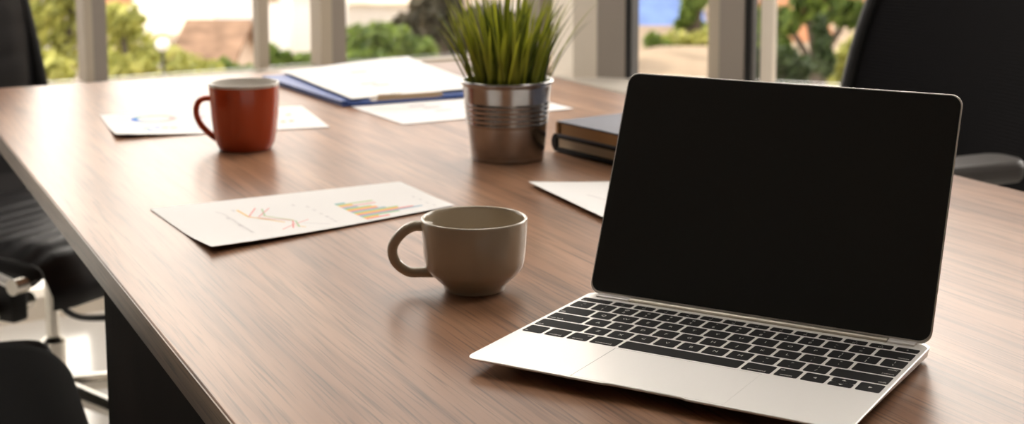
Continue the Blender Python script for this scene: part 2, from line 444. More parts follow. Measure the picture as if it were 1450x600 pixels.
tree('tree', 'yellow-green leafy tree right of the leftmost mullion, below the pale roof', [(170, 30, 40, 30, 0), (190, 70, 60, 40, .5), (235, 92, 60, 32, 0), (160, 100, 40, 30, -.5), (285, 104, 40, 20, 0)], 21.5, M['leaf_y'], .10)
tree('bush', 'low green bush in front of the white house wall', [(315, 100, 26, 18, 0), (345, 104, 26, 14, 0), (300, 108, 22, 12, 0)], 24, M['leaf_m'], .09, trunk=False)
tree('hedge', 'bright green hedge below the white wall between two mullions', [(400, 84, 22, 14, 0), (435, 86, 26, 12, 0), (460, 84, 20, 14, 0), (385, 78, 10, 16, 0)], 26, M['leaf_m'], .09, trunk=False)
tree('bush', 'green bushes behind the sheets of paper on the blue folder', [(505, 62, 22, 34, 0), (535, 58, 28, 34, .6), (565, 62, 30, 32, 0), (600, 72, 24, 22, 0), (520, 84, 40, 16, -.5)], 28, M['leaf_m'], .11, trunk=False)
tree('tree', 'large dark brownish tree behind the potted grass', [(620, 10, 46, 40, 0), (585, 40, 40, 26, .5), (645, 50, 50, 34, .4), (690, 40, 50, 40, 0), (620, -70, 90, 70, 1), (700, -110, 100, 90, 1), (560, -170, 70, 80, 1.5), (740, 60, 40, 40, 0)], 34, M['leaf_b'], .20, 1.1)
tree('bush', 'dark clipped bush at the left of the right-hand window, beside the pale pink wall', [(925, 64, 14, 22, 0), (940, 70, 16, 16, 0)], 40.5, M['leaf_m'], .12, trunk=False)
tree('bush', 'long yellow-green bush on the sand bank behind the laptop lid', [(955, 60, 24, 20, 0), (978, 66, 24, 22, .4), (1000, 62, 26, 28, 0), (1030, 66, 24, 24, 0)], 42.2, M['leaf_y'], .13, trunk=False)
tree('tree', 'slim green tree in front of the blue roof', [(975, 18, 16, 22, 0), (985, 0, 22, 20, 0), (992, 42, 14, 14, .3), (965, 35, 10, 12, 0), (1005, -40, 40, 36, 0)], 44.6, M['leaf_m'], .14)
tree('tree', 'dense green tree right of the thin pale post', [(1110, 30, 26, 24, 0), (1140, 10, 30, 24, .6), (1100, 62, 22, 18, 0), (1175, 12, 34, 26, 0), (1205, 20, 26, 24, 0), (1080, 40, 14, 40, 0), (1150, -60, 80, 60, 0), (1290, -30, 90, 70, 1)], 33, M['leaf_m'], .14)
tree('bush', 'dark green bush low beside the thin pale post', [(1112, 86, 24, 24, 0), (1132, 96, 24, 18, 0), (1095, 80, 14, 26, 0), (1068, 90, 12, 26, 0)], 27, M['leaf_d'], .11, trunk=False)
tree('tree', 'slender dark tree nearest to the black mesh chair', [(1165, 60, 12, 26, 0), (1168, 88, 18, 24, 0), (1160, 35, 10, 18, 0)], 25, M['leaf_d'], .09)
tree('bush', 'light green bush just left of the black mesh chair back', [(1198, 88, 22, 30, 0), (1215, 64, 16, 20, 0), (1190, 112, 26, 14, 0), (1240, 80, 30, 40, 0)], 28, M['leaf_y'], .11, trunk=False)

def house(label, px0, px1, D, ytop, depth, wallm, roofm, roof='gable', rise=1.6, wins=(), over=.35, yaw=0):
    """box house whose front wall fills px0..px1 at distance D with its eave at image row ytop"""
    a = onD(px0, ytop, D); b = onD(px1, ytop, D); gz = min(gh(a.x, D), gh(b.x, D)) - .3; H = a.z - gz; wdt = b.x - a.x
    t = thing('house', label, 'house', ((a.x + b.x) / 2, D, gz), yaw)
    hw = wdt / 2
    wb = MB().box(-hw, hw, 0, depth, 0, H)
    if roof == 'gable':                    # ridge along x
        wb.add([(-hw, 0, H), (-hw, depth, H), (-hw, depth / 2, H + rise), (hw, 0, H), (hw, depth, H), (hw, depth / 2, H + rise)], [(0, 1, 2), (3, 5, 4)])
    if roof == 'front':                    # ridge along y, gable faces the viewer
        wb.add([(-hw, 0, H), (hw, 0, H), (0, 0, H + rise), (-hw, depth, H), (hw, depth, H), (0, depth, H + rise)], [(0, 1, 2), (3, 5, 4)])
    wb.build('wall', wallm, t, smooth=False)
    rb = MB(); th = .14
    if roof == 'gable':
        for s in (0, 1):
            y0 = -over if s == 0 else depth + over; zz = H - rise * over / (depth / 2)
            rb.add([(-hw - over, y0, zz), (hw + over, y0, zz), (hw + over, depth / 2, H + rise), (-hw - over, depth / 2, H + rise),
                    (-hw - over, y0, zz + th), (hw + over, y0, zz + th), (hw + over, depth / 2, H + rise + th), (-hw - over, depth / 2, H + rise + th)],
                   [(0, 1, 2, 3), (4, 7, 6, 5), (0, 4, 5, 1), (1, 5, 6, 2), (2, 6, 7, 3), (3, 7, 4, 0)])
    elif roof == 'front':
        for s in (-1, 1):
            x0 = s * (hw + over); zz = H - rise * over / hw
            rb.add([(x0, -over, zz), (0, -over, H + rise), (0, depth + over, H + rise), (x0, depth + over, zz),
                    (x0, -over, zz + th), (0, -over, H + rise + th), (0, depth + over, H + rise + th), (x0, depth + over, zz + th)],
                   [(0, 1, 2, 3), (4, 7, 6, 5), (0, 4, 5, 1), (1, 5, 6, 2), (2, 6, 7, 3), (3, 7, 4, 0)])
    else:
        rb.box(-hw - .15, hw + .15, -.15, depth + .15, H, H + .2)
    rb.build('roof', roofm, t, smooth=False)
    for wx0, wx1, wy0, wy1 in wins:
        p = onD(wx0, wy0, D); q = onD(wx1, wy1, D); cx = (a.x + b.x) / 2
        MB().box(p.x - cx, q.x - cx, -.03, .05, q.z - gz, p.z - gz).build('window', M['opening'], t, smooth=False)
    return t
house('white house with a narrow dark window, seen between the second pair of mullions', 296, 372, 53, -10, 7, M['render_white'], M['roof_pale'], 'gable', 1.5, [(330, 337, 2, 26), (331, 340, 66, 84)])
house('house with a large pale sunlit roof, above the yellow-green tree', 185, 280, 40, 46, 12, M['render_white'], M['roof_pale'], 'gable', 2.2, [])
house('low brown-tiled house below the pale roof', 258, 316, 34.5, 88, 4.2, M['render_pink'], M['roof_brown'], 'gable', .72, [(272, 280, 96, 108)])
house('white house above the bright green hedge', 386, 462, 61.5, -8, 8, M['render_white'], M['roof_pale'], 'flat', 1.2, [(374, 380, 0, 20)])
house('bright white house behind the green bushes, left of the dark tree', 490, 640, 70, 4, 9, M['render_white'], M['roof_pale'], 'gable', 1.5, [])
house('white house behind the leaves of the potted grass', 668, 760, 60, -10, 9, M['render_white'], M['roof_pale'], 'gable', 1.5, [(700, 712, 10, 30)])
house('pale pink house with a blue sheet roof, behind the sand bank', 872, 988, 49, 56, 8, M['render_pink'], M['blue_roof'], 'gable', 2.6, [(950, 962, 62, 76)])
house('house with a dark roof at the top of the right-hand window', 880, 940, 60, 8, 8, M['opening'], M['roof_grey'], 'front', 1.6, [])
house('house with an orange tiled roof behind the dense green tree', 1122, 1165, 44, 56, 6, M['render_pink'], M['roof_orange'], 'gable', 1.3, [(1136, 1142, 60, 70)])
house('orange-roofed house next to the black mesh chair back', 1172, 1240, 50, 36, 6, M['render_white'], M['roof_orange'], 'gable', 1.2, [(1190, 1197, 42, 54)])
house('white house at the top right of the window by the thin post', 1060, 1112, 52, 24, 6, M['render_white'], M['roof_pale'], 'gable', 1.0, [(1082, 1088, 30, 42)])
house('tall white house at the far left beyond the trees', -20, 66, 48, -30, 8, M['render_white'], M['roof_brown'], 'gable', 1.8, [(10, 22, 0, 16)])
house('orange-roofed house behind the trees by the leftmost mullion', 120, 190, 46, 8, 7, M['render_pink'], M['roof_orange'], 'gable', 1.6, [(150, 158, 14, 30)])

gl = onD(230, 63, 15.0)
t = thing('garden_lamp', 'round white globe lamp among the yellow-green leaves below the pale roof', 'lamp', (gl.x, gl.y, gh(gl.x, gl.y)))
hl = gl.z - gh(gl.x, gl.y)
MB().ball((0, 0, hl), .072, seg=24).build('globe', mat('white_globe', (.92, .90, .86), .3), t)
MB().tube([(0, 0, -.05), (0, 0, hl - .068)], .018, 10).build('pole', M['black'], t)

# ------------------------------------------------------------------ table
TRZ = atan2(DV.y, DV.x)
tc_ = dn(-.66, .3235)
table = thing('meeting_table', 'long walnut-brown meeting table with a dark panel leg', 'table', (tc_.x, tc_.y, 0), TRZ)
def tl(d, n): return (d + .66, n - .3235)
o = [tl(-1.735, -.1755), tl(.42, -.1755), tl(.42, .8225), tl(-1.735, .8225)]
MB().prism(o, TT - .001 - .024, TT - .0006).build('tabletop', M['wood'], table, smooth=True, bevel=.0015)
# thin edge band all round the top
eb = MB()
x0, y0 = o[0]; x1, y1 = o[2]; b_ = .0012
for bx in ((x0 - b_, x1 + b_, y0 - b_, y0), (x0 - b_, x1 + b_, y1, y1 + b_), (x0 - b_, x0, y0, y1), (x1, x1 + b_, y0, y1)):
    eb.box(*bx, TT - .0245, TT - .0012)
eb.build('edge_band', M['wood_edge'], table, smooth=False)
legd = -.545
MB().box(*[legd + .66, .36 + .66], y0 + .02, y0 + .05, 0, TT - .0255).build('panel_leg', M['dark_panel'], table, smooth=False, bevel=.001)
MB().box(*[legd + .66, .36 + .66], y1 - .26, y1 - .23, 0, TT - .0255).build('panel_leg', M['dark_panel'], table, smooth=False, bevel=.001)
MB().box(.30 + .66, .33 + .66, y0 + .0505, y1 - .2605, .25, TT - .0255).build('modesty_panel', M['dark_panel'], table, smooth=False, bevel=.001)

# ------------------------------------------------------------------ laptop
W, Dp = .2805, .1965
LZ = .010                       # deck above the table
lap = thing('laptop', 'open silver laptop with a black screen and black keys', 'laptop', (ORG.x, ORG.y, TT), atan2(-.5106, .8598))
top = []; bot = []
out = []
for p in rrect(0, W, 0, Dp, .009, 6): out.append(p)
# insert the finger notch on the front edge (between the first two corner arcs the front edge runs x from .009 to W-.009)
def wedge(p): return LZ - .0026 - .0050 * min(1, p[1] / Dp * 1.3)
front = [(.1095, 0), (.1115, .0012), (.1145, .0016), (.1660, .0016), (.1690, .0012), (.1710, 0)]
lst = out[-1:] + []
ring = out[:]                   # starts at (W-r, 0) goes ccw, ends at (r, 0)
ring = ring + front
rings = []
cx, cy = W / 2, Dp / 2
def inset(p, k): return (p[0] + (cx - p[0]) / cx * k, p[1] + (cy - p[1]) / cy * k)
rings.append([Vector((*inset(p, .006), wedge(p) - .0008)) for p in ring])
rings.append([Vector((*inset(p, .0012), wedge(p) + .0008)) for p in ring])
rings.append([Vector((*p, LZ - .0012)) for p in ring])
rings.append([Vector((*p, LZ - .0004)) for p in ring])
rings.append([Vector((*inset(p, .0005), LZ)) for p in ring])
MB().loft(rings).build('base', M['alu'], lap, angle=50)
for fx in (.03, W - .03):
    for fy in (.03, Dp - .03):
        MB().lathe([(0.0001, 0.0002), (.006, 0.0002), (.006, .006), (0.0001, .006)], 16, 0, fx, fy).build('foot', M['rubber'], lap)
# keyboard surround: a shallow bright frame line along the key field
u = .01901; gap = .0024; kx0 = .0036; ky = .07429; rp = .018804; KH = .0164
KT = LZ + .00022
def font_mesh(parts):
    """parts: (text, x, y, size, align) -> one list of verts and faces on plane z=0"""
    vs = []; fs = []
    for text, x, y, size, al in parts:
        cu = bpy.data.curves.new('t', 'FONT'); cu.body = text; cu.size = size; cu.align_x = al; cu.align_y = 'CENTER'; cu.resolution_u = 2
        ob = bpy.data.objects.new('t', cu); C.objects.link(ob)
        dg = bpy.context.evaluated_depsgraph_get(); me = bpy.data.meshes.new_from_object(ob.evaluated_get(dg))
        off = len(vs)
        vs += [(v.co.x + x, v.co.y + y, 0) for v in me.vertices]; fs += [tuple(i + off for i in p.vertices) for p in me.polygons]
        bpy.data.objects.remove(ob); bpy.data.curves.remove(cu); bpy.data.meshes.remove(me)
    return vs, fs
def key(x0, x1, y0, y1, texts, tri=None):
    mb = MB()
    r = .0016
    a = [Vector((*p, LZ + .00005)) for p in rrect(x0, x1, y0, y1, r, 3)]
    b = [Vector((*p, KT - .00006)) for p in rrect(x0, x1, y0, y1, r, 3)]
    c = [Vector((*p, KT)) for p in rrect(x0 + .0003, x1 - .0003, y0 + .0003, y1 - .0003, r, 3)]
    k = mb.loft([a, b, c]).build('key', M['key'], lap, angle=60)
    w_, h_ = x1 - x0, y1 - y0; lb = MB()
    parts = []
    for t in texts:
        text, pos, size = t
        if pos == 'c': parts.append((text, (x0 + x1) / 2, (y0 + y1) / 2, size, 'CENTER'))
        if pos == 'u': parts.append((text, (x0 + x1) / 2, y0 + h_ * .70, size, 'CENTER'))
        if pos == 'd': parts.append((text, (x0 + x1) / 2, y0 + h_ * .30, size, 'CENTER'))
        if pos == 'bl': parts.append((text, x0 + .0014, y0 + h_ * .20, size, 'LEFT'))
        if pos == 'br': parts.append((text, x1 - .0014, y0 + h_ * .20, size, 'RIGHT'))
        if pos == 'tr': parts.append((text, x1 - .0014, y0 + h_ * .78, size, 'RIGHT'))
        if pos == 'tl': parts.append((text, x0 + .0014, y0 + h_ * .78, size, 'LEFT'))
        if pos == 'bc': parts.append((text, (x0 + x1) / 2, y0 + h_ * .20, size, 'CENTER'))
    vs, fs = font_mesh(parts) if parts else ([], [])
    if vs: lb.add([(p[0], p[1], KT + .00004) for p in vs], fs)
    if tri:
        cx_, cy_ = (x0 + x1) / 2, (y0 + y1) / 2; s = .0016
        q = dict(l=[(-s, 0), (s * .6, -s), (s * .6, s)], r=[(s, 0), (-s * .6, s), (-s * .6, -s)], u=[(0, s * .8), (-s, -s * .5), (s, -s * .5)], d=[(0, -s * .8), (s, s * .5), (-s, s * .5)])[tri]
        lb.add([(cx_ + a_, cy_ + b2, KT + .00004) for a_, b2 in q], [(0, 1, 2)])
    if tri or vs: lb.build('legend', M['legend'], k, smooth=False, merge=False)
L1, L2, L3 = .0052, .0033, .0042
def row(r, spec, y0=None, h=KH):
    x = 0; yy = ky + r * rp if y0 is None else y0
    for wdt, texts, tri in spec:
        if texts is not None: key(kx0 + x * u, kx0 + (x + wdt) * u - gap, yy, yy + h, texts, tri)
        x += wdt
let = lambda s: [(1, [(ch, 'c', L1)], None) for ch in s]
two = lambda a, b: (1, [(a, 'u', L3), (b, 'd', L1 * .95)], None)
row(0, [(1, [('fn', 'bl', L2)], None), (1, [('control', 'bc', L2)], None), (1, [('alt', 'tr', L2), ('option', 'bc', L2)], None), (1.25, [('command', 'bc', L2)], None), (5, [], None),
        (1.25, [('command', 'bc', L2)], None), (1, [('alt', 'tl', L2), ('option', 'bc', L2)], None), (1, [], 'l'), (1, None, None), (1, [], 'r')])
xa = kx0 + 12.5 * u
key(xa, xa + u - gap, ky + KH / 2 + .0002, ky + KH, [], 'u'); key(xa, xa + u - gap, ky, ky + KH / 2 - .0002, [], 'd')
row(1, [(2.25, [('shift', 'bl', L2)], None)] + let('ZXCVBNM') + [two('<', ','), two('>', '.'), two('?', '/'), (2.25, [('shift', 'br', L2)], None)])
row(2, [(1.75, [('.', 'tl', L1), ('caps lock', 'bl', L2)], None)] + let('ASDFGHJKL') + [two(':', ';'), two('"', "'"), (1.75, [('enter', 'tr', L2), ('return', 'br', L2)], None)])
row(3, [(1.5, [('tab', 'bl', L2)], None)] + let('QWERTYUIOP') + [two('{', '['), two('}', ']'), two('|', '\\')])
row(4, [two('~', '`')] + [two(a, b) for a, b in zip('!@#$%^&*()_+', '1234567890-=')] + [(1.5, [('delete', 'br', L2)], None)])
row(5, [(1.5, [('esc', 'bl', L2)], None)] + [(1, [('F%d' % i, 'd', .0026), ('•', 'u', .0034)], None) for i in range(1, 13)] + [(1, [('•', 'c', .006)], None)], .1684, .0092)
# trackpad, set into the palm rest with a hairline seam
tp = (.0845, .1960, .0028, .0712)
sm = MB(); s = .00035
for bx in ((tp[0] - s, tp[1] + s, tp[3], tp[3] + s), (tp[0] - s, tp[0], tp[2], tp[3])): sm.box(*bx, LZ + .00002, LZ + .00006)
sm.build('trackpad_seam', M['rubber'], lap, smooth=False)
MB().box(*tp, LZ + .00001, LZ + .00012).build('trackpad', M['alu'], lap, smooth=False)
# hinge barrel between deck and lid
hy = Dp - .0035
MB().tube([(.040, .1880, LZ - .0030), (.2500, .1880, LZ - .0030)], .0055, 24).build('hinge', M['alu_hinge'], lap)
for ha, hb in ((.0100, .0397), (.2503, W - .0100)): MB().prism(rrect(ha, hb, .1835, .1950, .0015, 3), LZ - .001, LZ + .0016).build('hinge_cover', M['alu'], lap, bevel=.0006)
# lid, leaning back
la = 1.174; LH = .1905
ly0 = Dp - .006; lv = Vector((0, cos(la), sin(la))); ln = Vector((0, -sin(la), cos(la)))
def LP(x, v, n_): return Vector((x, ly0, LZ)) + lv * v + ln * n_
def lidring(x0, x1, v0, v1, r, n_): return [LP(p[0], p[1], n_) for p in rrect(x0, x1, v0, v1, r, 6)]
MB().loft([lidring(.0015, W - .0015, .0020, LH - .0015, .008, -.0035), lidring(.0004, W - .0004, .0012, LH - .0004, .009, -.0022), lidring(0, W, .0008, LH, .009, -.0006), lidring(.0003, W - .0003, .0009, LH - .0003, .009, 0)]).build('lid', M['alu'], lap, angle=50)
MB().loft([lidring(.0012, W - .0012, .0030, LH - .0012, .0085, .00002), lidring(.0012, W - .0012, .0030, LH - .0012, .0085, .0003), lidring(.0014, W - .0014, .0032, LH - .0014, .0085, .0004)]).build('screen', M['screen'], lap, angle=50)

# ------------------------------------------------------------------ cups
def cup_handle(path, rad, seg=12, flat=1.0): return MB().tube(smoothpath(path, 7), rad, seg, flat=flat)
def lerp(a, b, t): return a + (b - a) * t
# cream coffee cup
fc = at(672, 419, TT); Dc = fc.y + .025
cz = onD(672, 307, Dc).z - TT; rr = 77 * Dc / F_PX * 1.0; cc = onD(672, 400, Dc)
cup = thing('coffee_cup', 'cream coffee cup with a tapered foot, nearest to the laptop', 'cup', (cc.x, Dc, TT))
h = cz; k_ = rr
prof = [(.0001, .0035), (k_ * .50, .0035), (k_ * .52, 0.0), (k_ * .57, 0.0), (k_ * .58, .002), (k_ * .60, .0045), (k_ * .82, h * .225), (k_ * .885, h * .275), (k_ * .925, h * .335), (k_ * .95, h * .42), (k_ * .975, h * .62), (k_ * 1.0, h * .97), (k_ * .995, h * .992), (k_ * .97, h),
        (k_ * .945, h * .99), (k_ * .935, h * .95), (k_ * .915, h * .6), (k_ * .88, h * .38), (k_ * .74, h * .25), (k_ * .5, .0085), (.0001, .0075)]
MB().lathe(prof, 96).build('body', M['cup'], cup, angle=60)
hp = [(600, 322), (585, 320), (566, 331), (554, 350), (558, 370), (576, 384), (596, 385), (608, 385)]
def px_local(px, py, D, o): return onD(px, py, D) - Vector(o)
path = [px_local(a + 2, b, Dc, (cc.x, Dc, TT)) for a, b in hp]
path[0].x += .006; path[-1].x += .006
n_ = len(smoothpath(path, 7)); hr = 7.2 * Dc / F_PX
MB().tube(smoothpath(path, 7), [hr * (1.15 - .35 * sin(pi * i / (n_ - 1)) ** .7 + .25 * sin(pi * i / (n_ - 1))) for i in range(n_)], 14, flat=1.0).build('handle', M['cup'], cup)

# orange-red mug
fo = at(349, 216, TT); Do = fo.y + .034
rz_ = onD(347, 116, Do).z - TT; ro = 49.5 * Do / F_PX; oc = onD(347.5, 200, Do); oo = (oc.x, Do, TT)
mug = thing('mug', 'orange-red mug with a white inside, standing by a sheet with a ring chart', 'mug', oo)
h = rz_; k_ = ro
MB().lathe([(.0001, .004), (k_ * .66, .004), (k_ * .68, 0), (k_ * .74, 0), (k_ * .79, .004), (k_ * .84, h * .10), (k_ * .90, h * .25), (k_ * .96, h * .5), (k_ * .99, h * .8), (k_ * 1.0, h * .955), (k_ * .97, h * .956), (k_ * .5, h * .5), (.0001, h * .45)][:10] + [(k_ * .965, h * .958)], 96).build('body', M['red'], mug, angle=60)
MB().lathe([(k_ * 1.001, h * .952), (k_ * 1.006, h * .975), (k_ * .995, h), (k_ * .965, h), (k_ * .945, h * .97), (k_ * .935, h * .8), (k_ * .90, h * .5), (k_ * .82, h * .2), (k_ * .7, h * .07), (.0001, h * .06)], 96).build('lining', M['white_glaze'], mug, angle=60)
hp = [(304, 140), (290, 139), (280, 146), (278, 160), (284, 175), (296, 188), (308, 197), (314, 202)]
path = [px_local(a, b, Do, oo) for a, b in hp]; path[0].x += .008; path[-1].x += .008
n_ = len(smoothpath(path, 7)); hr = 5.6 * Do / F_PX
MB().tube(smoothpath(path, 7), hr, 12, flat=.8).build('handle', M['red'], mug)

# ------------------------------------------------------------------ potted grass
fp = at(718, 233, TT); Dpt = fp.y + .046
pz = onD(718, 113, Dpt).z - TT; rb_ = 52.5 * Dpt / F_PX; rr_ = 64 * Dpt / F_PX; pc = onD(718, 200, Dpt)
pot = thing('potted_grass', 'tufted green grass plant in a ribbed zinc bucket pot', 'plant', (pc.x, Dpt, TT))
h = pz
def pr(z): return lerp(rb_, rr_, z / h)
prof = [(.0001, .003), (rb_ * .95, .003), (rb_ * .97, 0), (rb_ * 1.0, 0), (rb_ * 1.012, .002), (rb_ * 1.004, .005)]
NP = 60
for i in range(1, NP):
    z = .006 + (h - .010) * i / NP; t = z / h; r = pr(z)
    for zc in (.47, .53, .59, .655, .71):
        wd = .020; a = .0013
        if abs(t - zc) < wd: r += a * (cos((t - zc) / wd * pi) + 1) / 2
    prof.append((r, z))
prof += [(rr_ * 1.0, h - .004), (rr_ * 1.035, h - .0035), (rr_ * 1.05, h - .001), (rr_ * 1.04, h + .0012), (rr_ * 1.01, h + .0015), (rr_ * .985, h), (rr_ * .97, h - .01), (rr_ * .955, h - .02)]
MB().lathe(prof, 112).build('pot', M['zinc'], pot, angle=70)
MB().lathe([(.0001, h - .012), (rr_ * .5, h - .011), (rr_ * .955, h - .016)], 40).build('soil', M['soil'], pot)
gb = MB()
def blade(bx, by, ang, lean, length, wid, droop):
    segs = 7; L = []
    dx, dy = cos(ang), sin(ang); sx, sy = -dy, dx
    for i in range(segs + 1):
        t = i / segs
        th = lean + droop * t * t
        if i == 0: p = Vector((bx, by, h - .016))
        else:
            p = L[-1][0] + Vector((dx * sin(th), dy * sin(th), cos(th))) * (length / segs)
        ww = wid * (1 - t ** 2.2) * (.75 + .5 * min(1, t * 3) * .5) + .00015
        L.append((p, ww, th))
    vs = []; fs = []
    for p, ww, th in L:
        nv = Vector((-dx * cos(th), -dy * cos(th), sin(th)))
        vs += [p + Vector((sx, sy, 0)) * ww + nv * ww * .35, p - nv * ww * .05, p - Vector((sx, sy, 0)) * ww + nv * ww * .35]
    for i in range(segs):
        a = i * 3; fs += [(a, a + 1, a + 4, a + 3), (a + 1, a + 2, a + 5, a + 4)]
    gb.add(vs, fs)
for i in range(250):
    rr0 = rr_ * .84 * sqrt(random.random()); a0 = random.random() * 2 * pi
    an = a0 + random.gauss(0, .45)
    e = rr0 / rr_
    blade(rr0 * cos(a0), rr0 * sin(a0), an, max(0, random.gauss(.05 + .26 * e, .10)), random.uniform(.10, .155) * (1.02 - .16 * e), random.uniform(.0020, .0036), random.uniform(.05, .45) * (.4 + e))
for an in (pi * .98, pi * 1.06, .1, -.12, pi * .9, .3, .5, pi * .8):        # a few long arching blades at the sides
    blade(rr_ * .7 * cos(an), rr_ * .7 * sin(an), an, .34, random.uniform(.085, .115), .0019, .30)
gb.build('grass_blades', M['grass'], pot, smooth=False, merge=False)

# ------------------------------------------------------------------ papers
def sheet(name, label, corners, z, mats=None, lift=lambda u_, v_: 0, th=.00035, nu=24, nv=16, cat='paper', group=None):
    """corners: four world points (front-left, front-right, back-right, back-left) on plan"""
    c = [Vector((p[0], p[1], 0)) for p in corners]; ctr = sum(c, Vector()) / 4
    t = thing(name, label, cat, (ctr.x, ctr.y, z), 0, group)
    def P(u_, v_): return (c[0] * (1 - u_) * (1 - v_) + c[1] * u_ * (1 - v_) + c[2] * u_ * v_ + c[3] * (1 - u_) * v_) - ctr
    vs = []; fs = []
    for k in (0, 1):
        for j in range(nv + 1):
            for i in range(nu + 1):
                p = P(i / nu, j / nv); vs.append((p.x, p.y, lift(i / nu, j / nv) + .0001 + k * th))
    n1 = (nu + 1) * (nv + 1)
    for j in range(nv):
        for i in range(nu):
            a = j * (nu + 1) + i
            fs += [(n1 + a, n1 + a + 1, n1 + a + nu + 2, n1 + a + nu + 1), (a, a + nu + 1, a + nu + 2, a + 1)]
    bd = [i for i in range(nu + 1)] + [j * (nu + 1) + nu for j in range(1, nv + 1)] + [nv * (nu + 1) + i for i in range(nu - 1, -1, -1)] + [j * (nu + 1) for j in range(nv - 1, 0, -1)]
    for a, b in zip(bd, bd[1:] + bd[:1]): fs.append((a, b, n1 + b, n1 + a))
    MB().add(vs, fs).build('sheet', M['paper'], t, smooth=False)
    def UV(px, py, zz=None):
        w_ = at(px, py, z + .0005); q = Vector((w_.x, w_.y, 0)) - c[0]
        e1 = c[1] - c[0]; e2 = c[3] - c[0]; det = e1.x * e2.y - e1.y * e2.x
        return ((q.x * e2.y - q.y * e2.x) / det, (e1.x * q.y - e1.y * q.x) / det)
    def S3(u_, v_):
        p = P(u_, v_); return Vector((p.x, p.y, lift(u_, v_) + .0001 + th + .00008))
    return t, UV, S3
def stroke(mb, pts, wid, k=0):
    for a, b in zip(pts[:-1], pts[1:]):
        a, b = Vector(a), Vector(b); d = (b - a); d.z = 0
        if d.length < 1e-6: continue
        s_ = Vector((-d.y, d.x, 0)).normalized() * wid / 2
        n = max(1, int(d.length / .02))
        mb.add([a - s_, b - s_, b + s_, a + s_], [(0, 1, 2, 3)], k)
def quad(mb, S3, u0, u1, v0, v1, k=0):
    mb.add([S3(u0, v0), S3(u1, v0), S3(u1, v1), S3(u0, v1)], [(0, 1, 2, 3)], k)

# sheet with the bar chart and line chart (nearest)
fr = [at(300, 355, TT + .002), at(646, 292, TT), at(565, 257.5, TT), at(212, 294.5, TT + .001)]
fr[1] = fr[0] + (fr[1] - fr[0]).normalized() * .299; fr[2] = fr[3] + (fr[2] - fr[3]).normalized() * .297
lift1 = lambda u_, v_: .0045 * max(0, 1 - u_ * 1.5) ** 2 * max(0, 1 - v_ * 2.2) ** 1.5 + .0012 * max(0, 1 - v_ * 3)
t, UV, S3 = sheet('chart_sheet', 'white printed sheet with a coloured bar chart and line chart, behind the cream cup', fr, TT, lift=lift1)
z8 = lambda x, y: UV(450 + x / 8.53, 265 + y / 8.53)
b0 = z8(78, 156); b1 = z8(585, 396)
ends = [210, 545, 320, 600, 400, 570, 640, 668, 770, 935, 942, 1140, 1262, 980, 730, 870]
inks = ['teal', 'pale_green', 'yellow', 'pale_pink', 'blue', 'green', 'yellow', 'pink', 'blue', 'green', 'yellow', 'pink', 'blue', 'green', 'yellow', 'pink']
names = list(dict.fromkeys(inks)); cm = MB()
U1 = b1[0] - b0[0]; V1 = b1[1] - b0[1]
for i, (ex, ik) in enumerate(zip(ends, inks)):
    f0, f1 = i / 16, (i + 1) / 16
    ua = b0[0] + U1 * (f0 + f1) / 2; va = b0[1] + V1 * f0; vb = b0[1] + V1 * f1
    sx = 78 + 507 * (f0 + f1) / 2; sy = 156 + 240 * (f0 + f1) / 2
    ue = z8(ex, sy - (ex - sx) * .145)[0]
    quad(cm, S3, ua, max(ue, ua + .02), vb, va, names.index(ik))
cm.build('bar_chart', [INK[n] for n in names], t, smooth=False, merge=False)
def line_px(mb, pts, wid, k, f=lambda x, y: UV(290 + x / 7.5, 270 + y / 7.5)):
    stroke(mb, [S3(*f(*p)) for p in pts], wid, k)
lm = MB()
line_px(lm, [(470, 155), (425, 262), (900, 300), (925, 400)], .0016, 0)
line_px(lm, [(540, 165), (590, 245), (930, 305), (990, 388)], .0015, 1)
line_px(lm, [(612, 152), (530, 258)], .0014, 0); line_px(lm, [(815, 418), (905, 360), (1062, 288)], .0014, 0)
line_px(lm, [(290, 182), (420, 256), (820, 322)], .0020, 2); line_px(lm, [(940, 370), (1060, 388)], .0016, 2)
line_px(lm, [(560, 245), (905, 296)], .0022, 3)
lm.build('line_chart', [INK['pink'], INK['green'], INK['yellow'], INK['brown']], t, smooth=False, merge=False)
am = MB(); ab = MB()
line_px(am, [(75, 207), (165, 230)], .0012, 0); line_px(am, [(165, 230), (495, 447)], .0008, 0); line_px(am, [(1010, 332), (1310, 356)], .0012, 0)
for x, y in ((215, 280), (350, 360), (495, 447), (850, 116), (1005, 134), (1090, 174), (1180, 220), (1258, 257), (255, 190)): line_px(am, [(x - 18, y - 6), (x + 18, y + 6)], .0018, 0)
for x, y in ((1005, 60), (1120, 105), (1250, 165), (1370, 210), (60, 335), (130, 370), (185, 405)): line_px(ab, [(x - 25, y - 8), (x + 25, y + 10)], .0016, 0, lambda x_, y_: z8(x_, y_))
am.build('axis_labels', INK['grey'], t, smooth=False, merge=False); ab.build('axis_labels', INK['grey'], t, smooth=False, merge=False)

